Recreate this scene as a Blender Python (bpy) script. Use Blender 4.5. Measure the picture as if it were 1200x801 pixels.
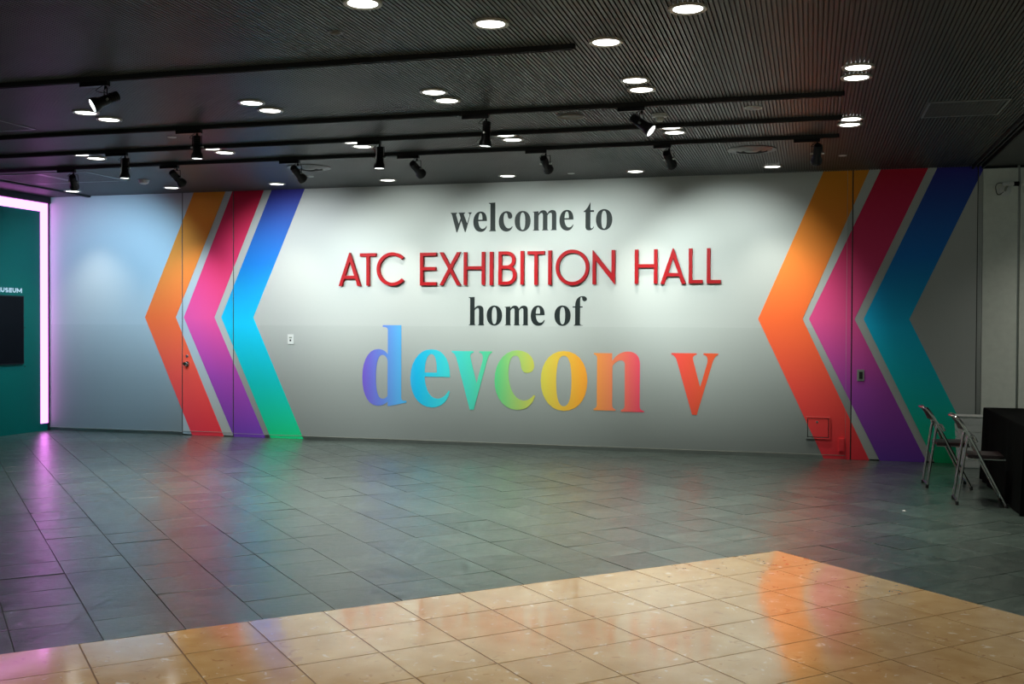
import bpy, bmesh, math, random
from mathutils import Vector, Matrix
from mathutils.geometry import tessellate_polygon

# ------------------------------------------------------------------ clear
for o in list(bpy.data.objects):
    bpy.data.objects.remove(o, do_unlink=True)
scene = bpy.context.scene
C = scene.collection
random.seed(7)
PI = math.pi

# ------------------------------------------------------------------ camera
cam_data = bpy.data.cameras.new('camera')
cam_data.sensor_width = 36.0
cam_data.sensor_fit = 'HORIZONTAL'
cam_data.lens = 36.0 * 1240.98 / 1200.0
cam_data.clip_end = 200
cam = bpy.data.objects.new('camera', cam_data)
C.objects.link(cam)
YAW, PITCH, ROLL = -0.274919, -0.015562, 0.004692
_f = Vector((math.sin(YAW) * math.cos(PITCH), math.cos(YAW) * math.cos(PITCH), math.sin(PITCH)))
_r = Vector((math.cos(YAW), -math.sin(YAW), 0))
_u = _r.cross(_f)
_r2 = math.cos(ROLL) * _r + math.sin(ROLL) * _u
_u2 = -math.sin(ROLL) * _r + math.cos(ROLL) * _u
_m = Matrix(((_r2.x, _u2.x, -_f.x, 0), (_r2.y, _u2.y, -_f.y, 0), (_r2.z, _u2.z, -_f.z, 1.5), (0, 0, 0, 1)))
cam.matrix_world = _m
scene.camera = cam

# ------------------------------------------------------------------ world, exposure
world = bpy.data.worlds.new('hall_ambient')
scene.world = world
world.use_nodes = True
world.node_tree.nodes['Background'].inputs[0].default_value = (0.85, 1.0, 0.9, 1)
world.node_tree.nodes['Background'].inputs[1].default_value = 0.15
scene.view_settings.view_transform = 'Standard'
scene.view_settings.look = 'None'
scene.view_settings.gamma = 1.0
scene.view_settings.use_curve_mapping = False
scene.view_settings.exposure = 0.0
scene.cycles.use_denoising = True
scene.cycles.max_bounces = 8
scene.cycles.sample_clamp_indirect = 6.0

# lamp strengths (each lamp's light is made in that lamp's builder)
DOWN_W = 112.0            # recessed downlights
DOWN_COL = (1.0, 0.97, 0.86)
SPOT_W = 205.0           # wall washing track spots
SPOT_COL = (0.90, 1.0, 0.95)
BLUE_COL = (0.36, 0.68, 1.0)
PINK = (3.2, 0.86, 3.4)

# ------------------------------------------------------------------ dimensions
D = 12.574               # mural wall plane y
H = 3.266                # ceiling
GX = -10.33              # green wall plane x
TRACK_Y = (6.525, 8.349, 9.292, 10.165)
TIP = 1.59               # height of the chevron tips

# ------------------------------------------------------------------ material helpers
def srgb(r, g, b):
    def f(c):
        c /= 255.0
        return c / 12.92 if c <= 0.04045 else ((c + 0.055) / 1.055) ** 2.4
    return (f(r), f(g), f(b), 1.0)

class NT:
    def __init__(self, name):
        self.m = bpy.data.materials.new(name)
        self.m.use_nodes = True
        self.t = self.m.node_tree
        self.p = self.t.nodes['Principled BSDF']
    def n(self, typ, **kw):
        nd = self.t.nodes.new(typ)
        for k, v in kw.items():
            setattr(nd, k, v)
        return nd
    def l(self, a, b):
        self.t.links.new(a, b)

def mat(name, col, rough=0.5, metal=0.0, spec=0.5, noise=0.0, scale=8.0, bump=0.0, bscale=60.0, coat=0.0):
    """plain surface with a little procedural tone variation and relief"""
    b = NT(name)
    b.p.inputs['Roughness'].default_value = rough
    b.p.inputs['Metallic'].default_value = metal
    b.p.inputs['Specular IOR Level'].default_value = spec
    b.p.inputs['Coat Weight'].default_value = coat
    col = tuple(col)[:3] + (1,)
    tc = b.n('ShaderNodeTexCoord')
    nz = b.n('ShaderNodeTexNoise')
    nz.inputs['Scale'].default_value = scale
    nz.inputs['Detail'].default_value = 4
    b.l(tc.outputs['Object'], nz.inputs['Vector'])
    mx = b.n('ShaderNodeMix', data_type='RGBA')
    k = noise
    mx.inputs['A'].default_value = tuple(c * (1 - k) for c in col[:3]) + (1,)
    mx.inputs['B'].default_value = tuple(min(1, c * (1 + k)) for c in col[:3]) + (1,)
    b.l(nz.outputs['Fac'], mx.inputs['Factor'])
    b.l(mx.outputs['Result'], b.p.inputs['Base Color'])
    if bump:
        n2 = b.n('ShaderNodeTexNoise')
        n2.inputs['Scale'].default_value = bscale
        b.l(tc.outputs['Object'], n2.inputs['Vector'])
        bp = b.n('ShaderNodeBump')
        bp.inputs['Strength'].default_value = bump
        bp.inputs['Distance'].default_value = 0.01
        b.l(n2.outputs['Fac'], bp.inputs['Height'])
        b.l(bp.outputs['Normal'], b.p.inputs['Normal'])
    return b.m

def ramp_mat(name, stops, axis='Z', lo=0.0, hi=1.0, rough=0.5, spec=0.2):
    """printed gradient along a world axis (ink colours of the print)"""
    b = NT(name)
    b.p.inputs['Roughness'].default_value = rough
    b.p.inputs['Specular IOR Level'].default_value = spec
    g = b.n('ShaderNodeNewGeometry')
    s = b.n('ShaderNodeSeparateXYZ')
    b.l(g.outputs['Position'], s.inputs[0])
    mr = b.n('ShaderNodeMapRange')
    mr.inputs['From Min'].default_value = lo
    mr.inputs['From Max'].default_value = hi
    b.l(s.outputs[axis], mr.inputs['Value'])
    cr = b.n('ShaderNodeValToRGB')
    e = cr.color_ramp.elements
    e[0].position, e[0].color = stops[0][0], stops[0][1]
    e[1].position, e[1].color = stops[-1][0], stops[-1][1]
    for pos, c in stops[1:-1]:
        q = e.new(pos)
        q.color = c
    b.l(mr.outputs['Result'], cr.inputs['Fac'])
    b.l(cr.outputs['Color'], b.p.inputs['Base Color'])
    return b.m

def emit(name, col, strength):
    b = NT(name)
    b.p.inputs['Base Color'].default_value = (0, 0, 0, 1)
    b.p.inputs['Specular IOR Level'].default_value = 0.0
    b.p.inputs['Emission Color'].default_value = tuple(col)[:3] + (1,)
    b.p.inputs['Emission Strength'].default_value = strength
    return b.m

def slate_mat(name, island):
    b = NT(name)
    tc = b.n('ShaderNodeNewGeometry')
    mp = b.n('ShaderNodeMapping')
    mp.inputs['Rotation'].default_value = (0, 0, -PI / 4)
    b.l(tc.outputs['Position'], mp.inputs['Vector'])
    if island:
        rnd = tc.outputs['Random Per Island']
    else:
        rnd = b.n('ShaderNodeObjectInfo').outputs['Random']
    # every stone has its own grain: shift the lookup by the stone's random number
    cmb = b.n('ShaderNodeCombineXYZ')
    ml = b.n('ShaderNodeMath', operation='MULTIPLY')
    ml.inputs[1].default_value = 37.0
    b.l(rnd, ml.inputs[0])
    b.l(ml.outputs[0], cmb.inputs['Z'])
    ad = b.n('ShaderNodeVectorMath', operation='ADD')
    b.l(mp.outputs[0], ad.inputs[0])
    b.l(cmb.outputs[0], ad.inputs[1])
    n1 = b.n('ShaderNodeTexNoise')
    n1.inputs['Scale'].default_value = 7.0
    n1.inputs['Detail'].default_value = 10
    n1.inputs['Roughness'].default_value = 0.72
    n1.inputs['Distortion'].default_value = 1.2
    b.l(ad.outputs[0], n1.inputs['Vector'])
    cr = b.n('ShaderNodeValToRGB')
    e = cr.color_ramp.elements
    e[0].position, e[0].color = 0.30, (0.018, 0.032, 0.027, 1)
    e[1].position, e[1].color = 0.72, (0.105, 0.142, 0.122, 1)
    b.l(n1.outputs['Fac'], cr.inputs['Fac'])
    hs = b.n('ShaderNodeMix', data_type='RGBA', blend_type='MULTIPLY')
    hs.inputs['Factor'].default_value = 1.0
    mr = b.n('ShaderNodeMapRange')
    mr.inputs['To Min'].default_value = 0.72
    mr.inputs['To Max'].default_value = 1.22
    b.l(rnd, mr.inputs['Value'])
    b.l(cr.outputs['Color'], hs.inputs['A'])
    b.l(mr.outputs['Result'], hs.inputs['B'])
    b.l(hs.outputs['Result'], b.p.inputs['Base Color'])
    rr = b.n('ShaderNodeMapRange')
    rr.inputs['To Min'].default_value = 0.25
    rr.inputs['To Max'].default_value = 0.36
    b.l(n1.outputs['Fac'], rr.inputs['Value'])
    b.l(rr.outputs['Result'], b.p.inputs['Roughness'])
    b.p.inputs['Specular IOR Level'].default_value = 1.0
    cw = b.n('ShaderNodeMapRange')
    cw.inputs['From Min'].default_value = 0.36
    cw.inputs['From Max'].default_value = 0.62
    cw.inputs['To Min'].default_value = 0.30
    cw.inputs['To Max'].default_value = 1.0
    b.l(n1.outputs['Fac'], cw.inputs['Value'])
    b.l(cw.outputs['Result'], b.p.inputs['Coat Weight'])
    b.p.inputs['Coat Roughness'].default_value = 0.25
    n2 = b.n('ShaderNodeTexNoise')
    n2.inputs['Scale'].default_value = 9.0
    n2.inputs['Detail'].default_value = 9
    n2.inputs['Roughness'].default_value = 0.65
    n2.inputs['Distortion'].default_value = 0.8
    mp2 = b.n('ShaderNodeMapping')
    mp2.inputs['Scale'].default_value = (1.0, 2.2, 1.0)
    b.l(ad.outputs[0], mp2.inputs['Vector'])
    b.l(mp2.outputs[0], n2.inputs['Vector'])
    bp = b.n('ShaderNodeBump')
    bp.inputs['Strength'].default_value = 0.5
    bp.inputs['Distance'].default_value = 0.008
    b.l(n2.outputs['Fac'], bp.inputs['Height'])
    b.l(bp.outputs['Normal'], b.p.inputs['Normal'])
    b.l(bp.outputs['Normal'], b.p.inputs['Coat Normal'])
    return b.m

def marble_mat(name, island):
    b = NT(name)
    tc = b.n('ShaderNodeNewGeometry')
    if island:
        rnd = tc.outputs['Random Per Island']
    else:
        rnd = b.n('ShaderNodeObjectInfo').outputs['Random']
    cmb = b.n('ShaderNodeCombineXYZ')
    ml = b.n('ShaderNodeMath', operation='MULTIPLY')
    ml.inputs[1].default_value = 23.0
    b.l(rnd, ml.inputs[0])
    b.l(ml.outputs[0], cmb.inputs['Z'])
    ad = b.n('ShaderNodeVectorMath', operation='ADD')
    b.l(tc.outputs['Position'], ad.inputs[0])
    b.l(cmb.outputs[0], ad.inputs[1])
    n1 = b.n('ShaderNodeTexNoise')
    n1.inputs['Scale'].default_value = 7.0
    n1.inputs['Detail'].default_value = 6
    b.l(ad.outputs[0], n1.inputs['Vector'])
    cr = b.n('ShaderNodeValToRGB')
    e = cr.color_ramp.elements
    e[0].position, e[0].color = 0.30, (0.49, 0.29, 0.115, 1)
    e[1].position, e[1].color = 0.70, (0.62, 0.41, 0.185, 1)
    b.l(n1.outputs['Fac'], cr.inputs['Fac'])
    def chips(scale, lo, hi, colr, prev, dist):
        v = b.n('ShaderNodeTexNoise')
        v.inputs['Scale'].default_value = scale
        v.inputs['Detail'].default_value = 2.5
        v.inputs['Distortion'].default_value = dist
        b.l(ad.outputs[0], v.inputs['Vector'])
        m = b.n('ShaderNodeMapRange')
        m.inputs['From Min'].default_value = lo
        m.inputs['From Max'].default_value = hi
        b.l(v.outputs['Fac'], m.inputs['Value'])
        mx = b.n('ShaderNodeMix', data_type='RGBA')
        mx.inputs['B'].default_value = colr
        b.l(m.outputs['Result'], mx.inputs['Factor'])
        b.l(prev, mx.inputs['A'])
        return mx.outputs['Result']
    c = chips(14.0, 0.66, 0.73, (0.76, 0.62, 0.45, 1), cr.outputs['Color'], 0.6)
    c = chips(15.0, 0.64, 0.70, (0.44, 0.245, 0.105, 1), c, 1.1)
    c = chips(31.0, 0.69, 0.76, (0.70, 0.60, 0.46, 1), c, 0.3)
    b.l(c, b.p.inputs['Base Color'])
    b.p.inputs['Roughness'].default_value = 0.11
    b.p.inputs['Specular IOR Level'].default_value = 1.0
    b.p.inputs['Coat Weight'].default_value = 0.6
    b.p.inputs['Coat Roughness'].default_value = 0.10
    n2 = b.n('ShaderNodeTexNoise')
    n2.inputs['Scale'].default_value = 2.5
    b.l(ad.outputs[0], n2.inputs['Vector'])
    bp = b.n('ShaderNodeBump')
    bp.inputs['Strength'].default_value = 0.03
    bp.inputs['Distance'].default_value = 0.01
    b.l(n2.outputs['Fac'], bp.inputs['Height'])
    b.l(bp.outputs['Normal'], b.p.inputs['Normal'])
    return b.m

M = {}
M['slate'] = slate_mat('slate_stone', False)
M['slate_far'] = slate_mat('slate_stone_joined', True)
M['marble'] = marble_mat('beige_marble', False)
M['marble_far'] = marble_mat('beige_marble_joined', True)
M['grout_dark'] = mat('dark_grout', (0.02, 0.024, 0.022), 0.8, noise=0.3, scale=30)
M['grout_brown'] = mat('brown_grout', (0.16, 0.085, 0.04), 0.7, noise=0.3, scale=30)
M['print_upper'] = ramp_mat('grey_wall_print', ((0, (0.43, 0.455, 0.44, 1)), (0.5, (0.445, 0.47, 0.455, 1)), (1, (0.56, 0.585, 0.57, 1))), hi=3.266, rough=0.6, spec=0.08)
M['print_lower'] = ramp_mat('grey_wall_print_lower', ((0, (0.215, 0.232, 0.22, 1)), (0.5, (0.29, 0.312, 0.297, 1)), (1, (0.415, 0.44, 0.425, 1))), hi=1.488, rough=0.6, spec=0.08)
M['ceiling_void'] = mat('black_ceiling_void', (0.012, 0.013, 0.013), 0.6, noise=0.2)
M['rib'] = mat('charcoal_ceiling_rib', (0.064, 0.068, 0.065), 0.45, spec=0.25, noise=0.15, scale=3)
M['ceiling_plain'] = mat('charcoal_ceiling_sheet', (0.04, 0.043, 0.041), 0.45, noise=0.2, scale=2)
M['green'] = mat('glossy_green_wall', (0.001, 0.118, 0.088), 0.35, spec=0.15, noise=0.06, scale=1.5)
M['pink'] = emit('pink_light_strip', PINK, 1.0)
M['black_gloss'] = mat('black_glass', (0.003, 0.003, 0.004), 0.12, spec=0.1, noise=0.1)
M['black'] = mat('black_metal', (0.005, 0.005, 0.006), 0.38, spec=0.3, noise=0.15, scale=20)
M['track_black'] = mat('black_track_aluminium', (0.01, 0.01, 0.011), 0.55, noise=0.2, scale=10)
M['cloth'] = mat('black_cloth', (0.0028, 0.0034, 0.0032), 0.9, spec=0.04, noise=0.25, scale=40, bump=0.15, bscale=300)
M['chrome'] = mat('chrome_tube', (0.62, 0.62, 0.60), 0.14, metal=1.0, noise=0.05)
M['steel'] = mat('brushed_steel', (0.42, 0.43, 0.41), 0.30, metal=1.0, noise=0.12, scale=14)
M['seat'] = mat('dark_brown_vinyl', (0.016, 0.007, 0.008), 0.35, noise=0.2, scale=25, bump=0.05, bscale=200)
M['rubber'] = mat('black_rubber', (0.012, 0.012, 0.012), 0.7, noise=0.2)
M['red_letter'] = mat('red_acrylic', srgb(156, 8, 18), 0.45, spec=0.12, noise=0.04, scale=6)
M['ink'] = mat('black_vinyl_print', (0.013, 0.019, 0.019), 0.45, spec=0.13, noise=0.1, scale=3)
M['white_paint'] = mat('white_paint', (0.75, 0.76, 0.74), 0.45, noise=0.04)
M['plate'] = mat('pale_plastic_plate', (0.66, 0.68, 0.66), 0.4, noise=0.05)
M['plate_grey'] = mat('grey_green_plate', (0.22, 0.25, 0.21), 0.4, noise=0.05)
M['dark_hole'] = mat('dark_recess', (0.004, 0.004, 0.004), 0.6, noise=0.2)
M['pillar'] = mat('pale_woven_wallcovering', (0.76, 0.80, 0.73), 0.75, spec=0.2, noise=0.10, scale=14, bump=0.2, bscale=150)
M['bin'] = mat('pale_translucent_plastic', (0.84, 0.88, 0.86), 0.35, noise=0.06, scale=10)
M['lamp'] = emit('downlight_glow', (1.0, 0.985, 0.93), 7.0)
M['lens'] = emit('spotlight_glow', (0.93, 1.0, 0.97), 4.0)
M['trim_ring'] = mat('downlight_trim', (0.36, 0.35, 0.30), 0.35, noise=0.05)
M['vent'] = mat('grey_air_outlet', (0.10, 0.105, 0.10), 0.45, noise=0.1)
M['vent_brown'] = mat('brown_speaker_grille', (0.075, 0.056, 0.030), 0.6, noise=0.15)
M['frame_line'] = mat('aluminium_panel_edge', (0.30, 0.32, 0.31), 0.35, metal=0.6, noise=0.1)
M['detector'] = mat('off_white_plastic', (0.50, 0.51, 0.49), 0.45, noise=0.05)
M['paper'] = mat('white_paper', (0.42, 0.43, 0.41), 0.7, noise=0.05)

def R(*st):
    return [(z / H, srgb(*c)) for z, c in st]
M['orange'] = ramp_mat('orange_to_red_print', R((0, (246, 60, 74)), (0.8, (250, 82, 68)), (1.59, (255, 108, 52)), (2.4, (248, 140, 54)), (3.266, (238, 150, 42))), hi=H)
M['pinkred'] = ramp_mat('red_to_purple_print', R((0, (114, 66, 178)), (0.8, (168, 72, 172)), (1.59, (236, 82, 146)), (2.3, (232, 62, 116)), (3.266, (208, 30, 62))), hi=H)
M['blue'] = ramp_mat('navy_to_green_print', R((0, (24, 204, 128)), (0.7, (14, 192, 188)), (1.5, (20, 198, 244)), (2.3, (26, 126, 218)), (3.266, (60, 54, 156))), hi=H)
_x0, _x1 = -5.543, -1.04
M['rainbow'] = ramp_mat('rainbow_print', [((x - _x0) / (_x1 - _x0), tuple(k * 0.84 for k in srgb(*c)[:3]) + (1,)) for x, c in (
    (-5.53, (118, 92, 206)), (-5.25, (104, 136, 222)), (-5.05, (92, 174, 236)), (-4.80, (22, 190, 240)), (-4.42, (64, 214, 222)),
    (-4.1, (76, 214, 192)), (-3.74, (96, 206, 134)), (-3.30, (200, 204, 92)), (-3.12, (222, 204, 78)), (-2.66, (255, 172, 54)),
    (-2.35, (252, 146, 92)), (-1.95, (246, 78, 106)), (-1.50, (248, 84, 70)), (-1.06, (236, 94, 52)))], axis='X', lo=_x0, hi=_x1)

# ------------------------------------------------------------------ object helpers
def link(o, parent=None):
    C.objects.link(o)
    if parent is not None:
        o.parent = parent
    return o

class MB:
    """collects geometry, builds ONE mesh object"""
    def __init__(self):
        self.v, self.f = [], []
    def add(self, verts, faces):
        n = len(self.v)
        self.v += [tuple(p) for p in verts]
        self.f += [tuple(i + n for i in f) for f in faces]
        return self
    def box(self, x0, x1, y0, y1, z0, z1):
        return self.add([(x0, y0, z0), (x1, y0, z0), (x1, y1, z0), (x0, y1, z0), (x0, y0, z1), (x1, y0, z1), (x1, y1, z1), (x0, y1, z1)],
                        [(0, 3, 2, 1), (4, 5, 6, 7), (0, 1, 5, 4), (1, 2, 6, 5), (2, 3, 7, 6), (3, 0, 4, 7)])
    def rbox(self, x0, x1, y0, y1, z0, z1, b=0.004):
        """box with bevelled edges"""
        bm = bmesh.new()
        bmesh.ops.create_cube(bm, size=1.0)
        for v in bm.verts:
            v.co = Vector(((x0 + x1) / 2 + v.co.x * (x1 - x0), (y0 + y1) / 2 + v.co.y * (y1 - y0), (z0 + z1) / 2 + v.co.z * (z1 - z0)))
        bmesh.ops.bevel(bm, geom=bm.edges[:], offset=b, segments=2, affect='EDGES', profile=0.7)
        return self.take(bm)
    def take(self, bm):
        bm.verts.index_update()
        self.add([v.co for v in bm.verts], [tuple(v.index for v in f.verts) for f in bm.faces])
        bm.free()
        return self
    def lathe(self, prof, seg=24, mtx=None, close=False):
        """prof: list of (r, z); rotated about z"""
        n0 = len(self.v)
        vs = []
        for r, z in prof:
            for k in range(seg):
                a = 2 * PI * k / seg
                p = Vector((r * math.cos(a), r * math.sin(a), z))
                vs.append(mtx @ p if mtx else p)
        fs = []
        L = len(prof)
        for i in range(L if close else L - 1):
            for k in range(seg):
                a, b = i * seg + k, i * seg + (k + 1) % seg
                c, d = ((i + 1) % L) * seg + (k + 1) % seg, ((i + 1) % L) * seg + k
                fs.append((a, b, c, d))
        if not close:
            if prof[0][0] > 1e-6:
                fs.append(tuple(range(seg - 1, -1, -1)))
            if prof[-1][0] > 1e-6:
                fs.append(tuple((L - 1) * seg + k for k in range(seg)))
        return self.add(vs, fs)
    def tube(self, pts, r, seg=10, cap=True):
        pts = [Vector(p) for p in pts]
        vs, fs = [], []
        prev = None
        for i, p in enumerate(pts):
            if i == 0:
                t = pts[1] - p
            elif i == len(pts) - 1:
                t = p - pts[i - 1]
            else:
                t = (pts[i + 1] - p).normalized() + (p - pts[i - 1]).normalized()
            t.normalize()
            if prev is None:
                ref = Vector((0, 0, 1)) if abs(t.z) < 0.9 else Vector((1, 0, 0))
                nrm = t.cross(ref).normalized()
            else:
                nrm = (prev - t * prev.dot(t)).normalized()
            prev = nrm
            bn = t.cross(nrm)
            for k in range(seg):
                a = 2 * PI * k / seg
                vs.append(p + r * (math.cos(a) * nrm + math.sin(a) * bn))
        for i in range(len(pts) - 1):
            for k in range(seg):
                fs.append((i * seg + k, i * seg + (k + 1) % seg, (i + 1) * seg + (k + 1) % seg, (i + 1) * seg + k))
        if cap:
            fs.append(tuple(range(seg - 1, -1, -1)))
            fs.append(tuple((len(pts) - 1) * seg + k for k in range(seg)))
        return self.add(vs, fs)
    def build(self, name, m, parent=None, smooth=False, origin=None):
        me = bpy.data.meshes.new(name)
        vs = self.v
        if origin is not None:
            ox, oy, oz = origin
            vs = [(x - ox, y - oy, z - oz) for x, y, z in vs]
        me.from_pydata(vs, [], self.f)
        me.materials.append(m)
        bm = bmesh.new()
        bm.from_mesh(me)
        bmesh.ops.recalc_face_normals(bm, faces=bm.faces[:])
        bm.to_mesh(me)
        bm.free()
        if smooth:
            for p in me.polygons:
                p.use_smooth = True
            me.set_sharp_from_angle(angle=math.radians(40))
        me.update()
        o = bpy.data.objects.new(name, me)
        if origin is not None:
            o.location = origin
        return link(o, parent)

def empty(name, loc, label, cat, group=None, rz=0.0):
    o = bpy.data.objects.new(name, None)
    o.empty_display_size = 0.05
    o.location = loc
    o.rotation_euler = (0, 0, rz)
    o['label'] = label
    o['category'] = cat
    if group:
        o['group'] = group
    return link(o)

def tag(o, label, cat, group=None):
    o['label'] = label
    o['category'] = cat
    if group:
        o['group'] = group
    return o

def struct(o):
    o['kind'] = 'structure'
    return o

def arc(c, r, a0, a1, n):
    return [(c[0] + r * math.cos(a0 + (a1 - a0) * i / n), c[1] + r * math.sin(a0 + (a1 - a0) * i / n)) for i in range(n + 1)]

def bez(pts, n=8):
    """smooth path through points (Catmull-Rom)"""
    P = [Vector(p) for p in pts]
    P = [2 * P[0] - P[1]] + P + [2 * P[-1] - P[-2]]
    out = []
    for i in range(1, len(P) - 2):
        for k in range(n):
            t = k / n
            a, b, c, d = P[i - 1], P[i], P[i + 1], P[i + 2]
            out.append(0.5 * ((2 * b) + (c - a) * t + (2 * a - 5 * b + 4 * c - d) * t * t + (3 * b - a - 3 * c + d) * t ** 3))
    out.append(P[-2])
    return out

def clip(poly, a, b, c):
    """keep the side a*x + b*y <= c of a convex polygon"""
    out = []
    for i in range(len(poly)):
        p, q = poly[i], poly[(i + 1) % len(poly)]
        dp, dq = a * p[0] + b * p[1] - c, a * q[0] + b * q[1] - c
        if dp <= 0:
            out.append(p)
        if (dp < 0 < dq) or (dq < 0 < dp):
            t = dp / (dp - dq)
            out.append((p[0] + t * (q[0] - p[0]), p[1] + t * (q[1] - p[1])))
    return out

def area(poly):
    return 0.5 * sum(poly[i][0] * poly[(i + 1) % len(poly)][1] - poly[(i + 1) % len(poly)][0] * poly[i][1] for i in range(len(poly)))

# ------------------------------------------------------------------ floor: dark bed, slate stones and beige marble tiles
floor = MB().box(-12.5, 5.5, -2.0, 12.9, -0.12, -0.007).build('floor', M['grout_dark'])
struct(floor)
S = 0.3972
AX, AY = Vector((math.cos(PI / 4), math.sin(PI / 4))), Vector((-math.sin(PI / 4), math.cos(PI / 4)))
B0 = 5.302                      # far edge of the beige area (distance along AY)
A0 = 0.6312 + 11.04 * S         # right edge of the beige area (distance along AX)

def to_px(x, y, z=0.0):
    v = Vector((x, y, z - 1.5))
    w = v.dot(_f)
    if w < 0.3:
        return None
    return 600 + 1240.98 * v.dot(_r2) / w, 400.5 - 1240.98 * v.dot(_u2) / w

def in_view(x, y, m=25):
    p = to_px(x, y)
    return p is not None and -m < p[0] < 1200 + m and 380 < p[1] < 801 + m

def prism(mb, poly, z0, z1, bev):
    if area(poly) < 0:
        poly = poly[::-1]
    n = len(poly)
    cx, cy = sum(p[0] for p in poly) / n, sum(p[1] for p in poly) / n
    def ins(d):
        o = []
        for i in range(n):
            p0, p1, p2 = Vector(poly[i - 1]), Vector(poly[i]), Vector(poly[(i + 1) % n])
            e1, e2 = (p1 - p0), (p2 - p1)
            if e1.length < 1e-6 or e2.length < 1e-6:
                o.append(tuple(p1)); continue
            e1.normalize(); e2.normalize()
            n1, n2 = Vector((-e1.y, e1.x)), Vector((-e2.y, e2.x))
            b = n1 + n2
            k = d / max(0.25, b.dot(n1))
            o.append((p1.x + b.x * k, p1.y + b.y * k))
        return o
    q = ins(bev)
    vs = [(x, y, z0) for x, y in poly] + [(x, y, z1 - bev) for x, y in poly] + [(x, y, z1) for x, y in q]
    fs = [tuple(range(n - 1, -1, -1)), tuple(2 * n + i for i in range(n))]
    for i in range(n):
        j = (i + 1) % n
        fs.append((i, j, n + j, n + i))
        fs.append((n + i, n + j, 2 * n + j, 2 * n + i))
    mb.add(vs, fs)

def cell(a0, a1, b0, b1, gap):
    g = gap / 2
    return [tuple(AX * a + AY * b) for a, b in ((a0 + g, b0 + g), (a1 - g, b0 + g), (a1 - g, b1 - g), (a0 + g, b1 - g))]

def lay(cells, name, far_name, m, m_far, z_j, tilt, bev, limit=290):
    """the largest stones in view become parts of the floor, the rest one joined part"""
    items = []
    for poly in cells:
        for cl in ((0, 1, D - 0.004), (-1, 0, -(GX + 0.004)), (1, 0, 5.3), (0, -1, 1.8)):
            poly = clip(poly, *cl)
            if len(poly) < 3:
                break
        if len(poly) < 3 or abs(area(poly)) < 0.002:
            continue
        cx, cy = sum(p[0] for p in poly) / len(poly), sum(p[1] for p in poly) / len(poly)
        vis = any(in_view(*p) for p in poly + [(cx, cy)])
        items.append((not vis, math.hypot(cx, cy), cx, cy, poly))
    items.sort(key=lambda t: (t[0], t[1]))
    shared = {}
    far = MB()
    n = 0
    for hid, dist, cx, cy, poly in items:
        dz = random.uniform(-z_j, 0)
        if hid or n >= limit:
            prism(far, poly, -0.02, dz, bev)
            continue
        n += 1
        loc = [(x - cx, y - cy) for x, y in poly]
        key = tuple((round(x, 3), round(y, 3)) for x, y in loc)
        if key not in shared:
            mb = MB()
            prism(mb, loc, -0.02, 0.0, bev)
            o = mb.build(name, m, floor)
            shared[key] = o.data
        else:
            o = link(bpy.data.objects.new(name, shared[key]), floor)
        o.location = (cx, cy, dz)
        o.rotation_euler = (random.gauss(0, tilt), random.gauss(0, tilt), 0)
    if far.v:
        o = far.build(far_name, m_far, floor)
        o['kind'] = 'stuff'

# beige marble: columns count back from the corner, rows toward the camera
cells = []
for i in range(0, 34):
    for j in range(0, 30):
        cells.append(cell(A0 - (i + 1) * S, A0 - i * S, B0 - (j + 1) * S, B0 - j * S, 0.0062))
lay(cells, 'marble_tile', 'outlying_marble_tiles', M['marble'], M['marble_far'], 0.0004, 0.0006, 0.0004)
bed = MB()
pl = [tuple(AX * a + AY * b) for a, b in ((A0 - 34 * S, B0 - 30 * S), (A0, B0 - 30 * S), (A0, B0), (A0 - 34 * S, B0))]
for cl in ((0, 1, D - 0.004), (-1, 0, -(GX + 0.004)), (1, 0, 5.3), (0, -1, 1.8)):
    pl = clip(pl, *cl)
prism(bed, pl, -0.03, -0.0022, 0.0005)
bed.build('mortar_bed', M['grout_brown'], floor)
# slate: square stones, slightly smaller pitch, two zones around the beige corner
P_ = 0.965 * S
cells = []
a_off = 0.6312 + 0.32 * S
for k in range(-30, 40):
    a0 = a_off + k * P_
    for m_ in range(0, 36):
        b0 = B0 + m_ * P_
        jit = ((k * 7919) % 13 - 6) * 0.0014
        cells.append(cell(a0, a0 + P_, b0 + (jit if m_ else 0), b0 + P_ + jit, 0.005))
for k in range(0, 16):
    a0 = A0 + k * P_
    for m_ in range(1, 36):
        b0 = B0 - m_ * P_
        cells.append(cell(a0, a0 + P_, b0, b0 + P_, 0.005))
lay(cells, 'slate_tile', 'outlying_slate_tiles', M['slate'], M['slate_far'], 0.0012, 0.0034, 0.0004)

# ------------------------------------------------------------------ mural wall, doors, side wall
SEAM1, SEAM2, SEAM3, EDGE = -8.178, -7.404, 0.448, 1.748
wall_back = struct(MB().box(-10.6, 4.2, D + 0.03, D + 0.25, -0.05, H + 0.1).build('wall_back', M['dark_hole']))
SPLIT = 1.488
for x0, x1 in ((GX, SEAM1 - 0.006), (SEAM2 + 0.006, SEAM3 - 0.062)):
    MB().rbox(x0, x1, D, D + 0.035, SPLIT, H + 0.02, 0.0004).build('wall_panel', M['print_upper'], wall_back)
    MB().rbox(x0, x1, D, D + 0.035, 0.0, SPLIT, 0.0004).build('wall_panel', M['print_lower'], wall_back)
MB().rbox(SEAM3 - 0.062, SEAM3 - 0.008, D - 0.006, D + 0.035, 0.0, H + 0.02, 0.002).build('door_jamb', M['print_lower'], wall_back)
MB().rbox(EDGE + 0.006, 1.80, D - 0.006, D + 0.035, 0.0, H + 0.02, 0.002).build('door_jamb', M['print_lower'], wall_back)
MB().rbox(1.802, 2.150, D - 0.012, D + 0.035, 0.0, H - 0.03, 0.003).build('wall_panel', M['pillar'], wall_back)
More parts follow.
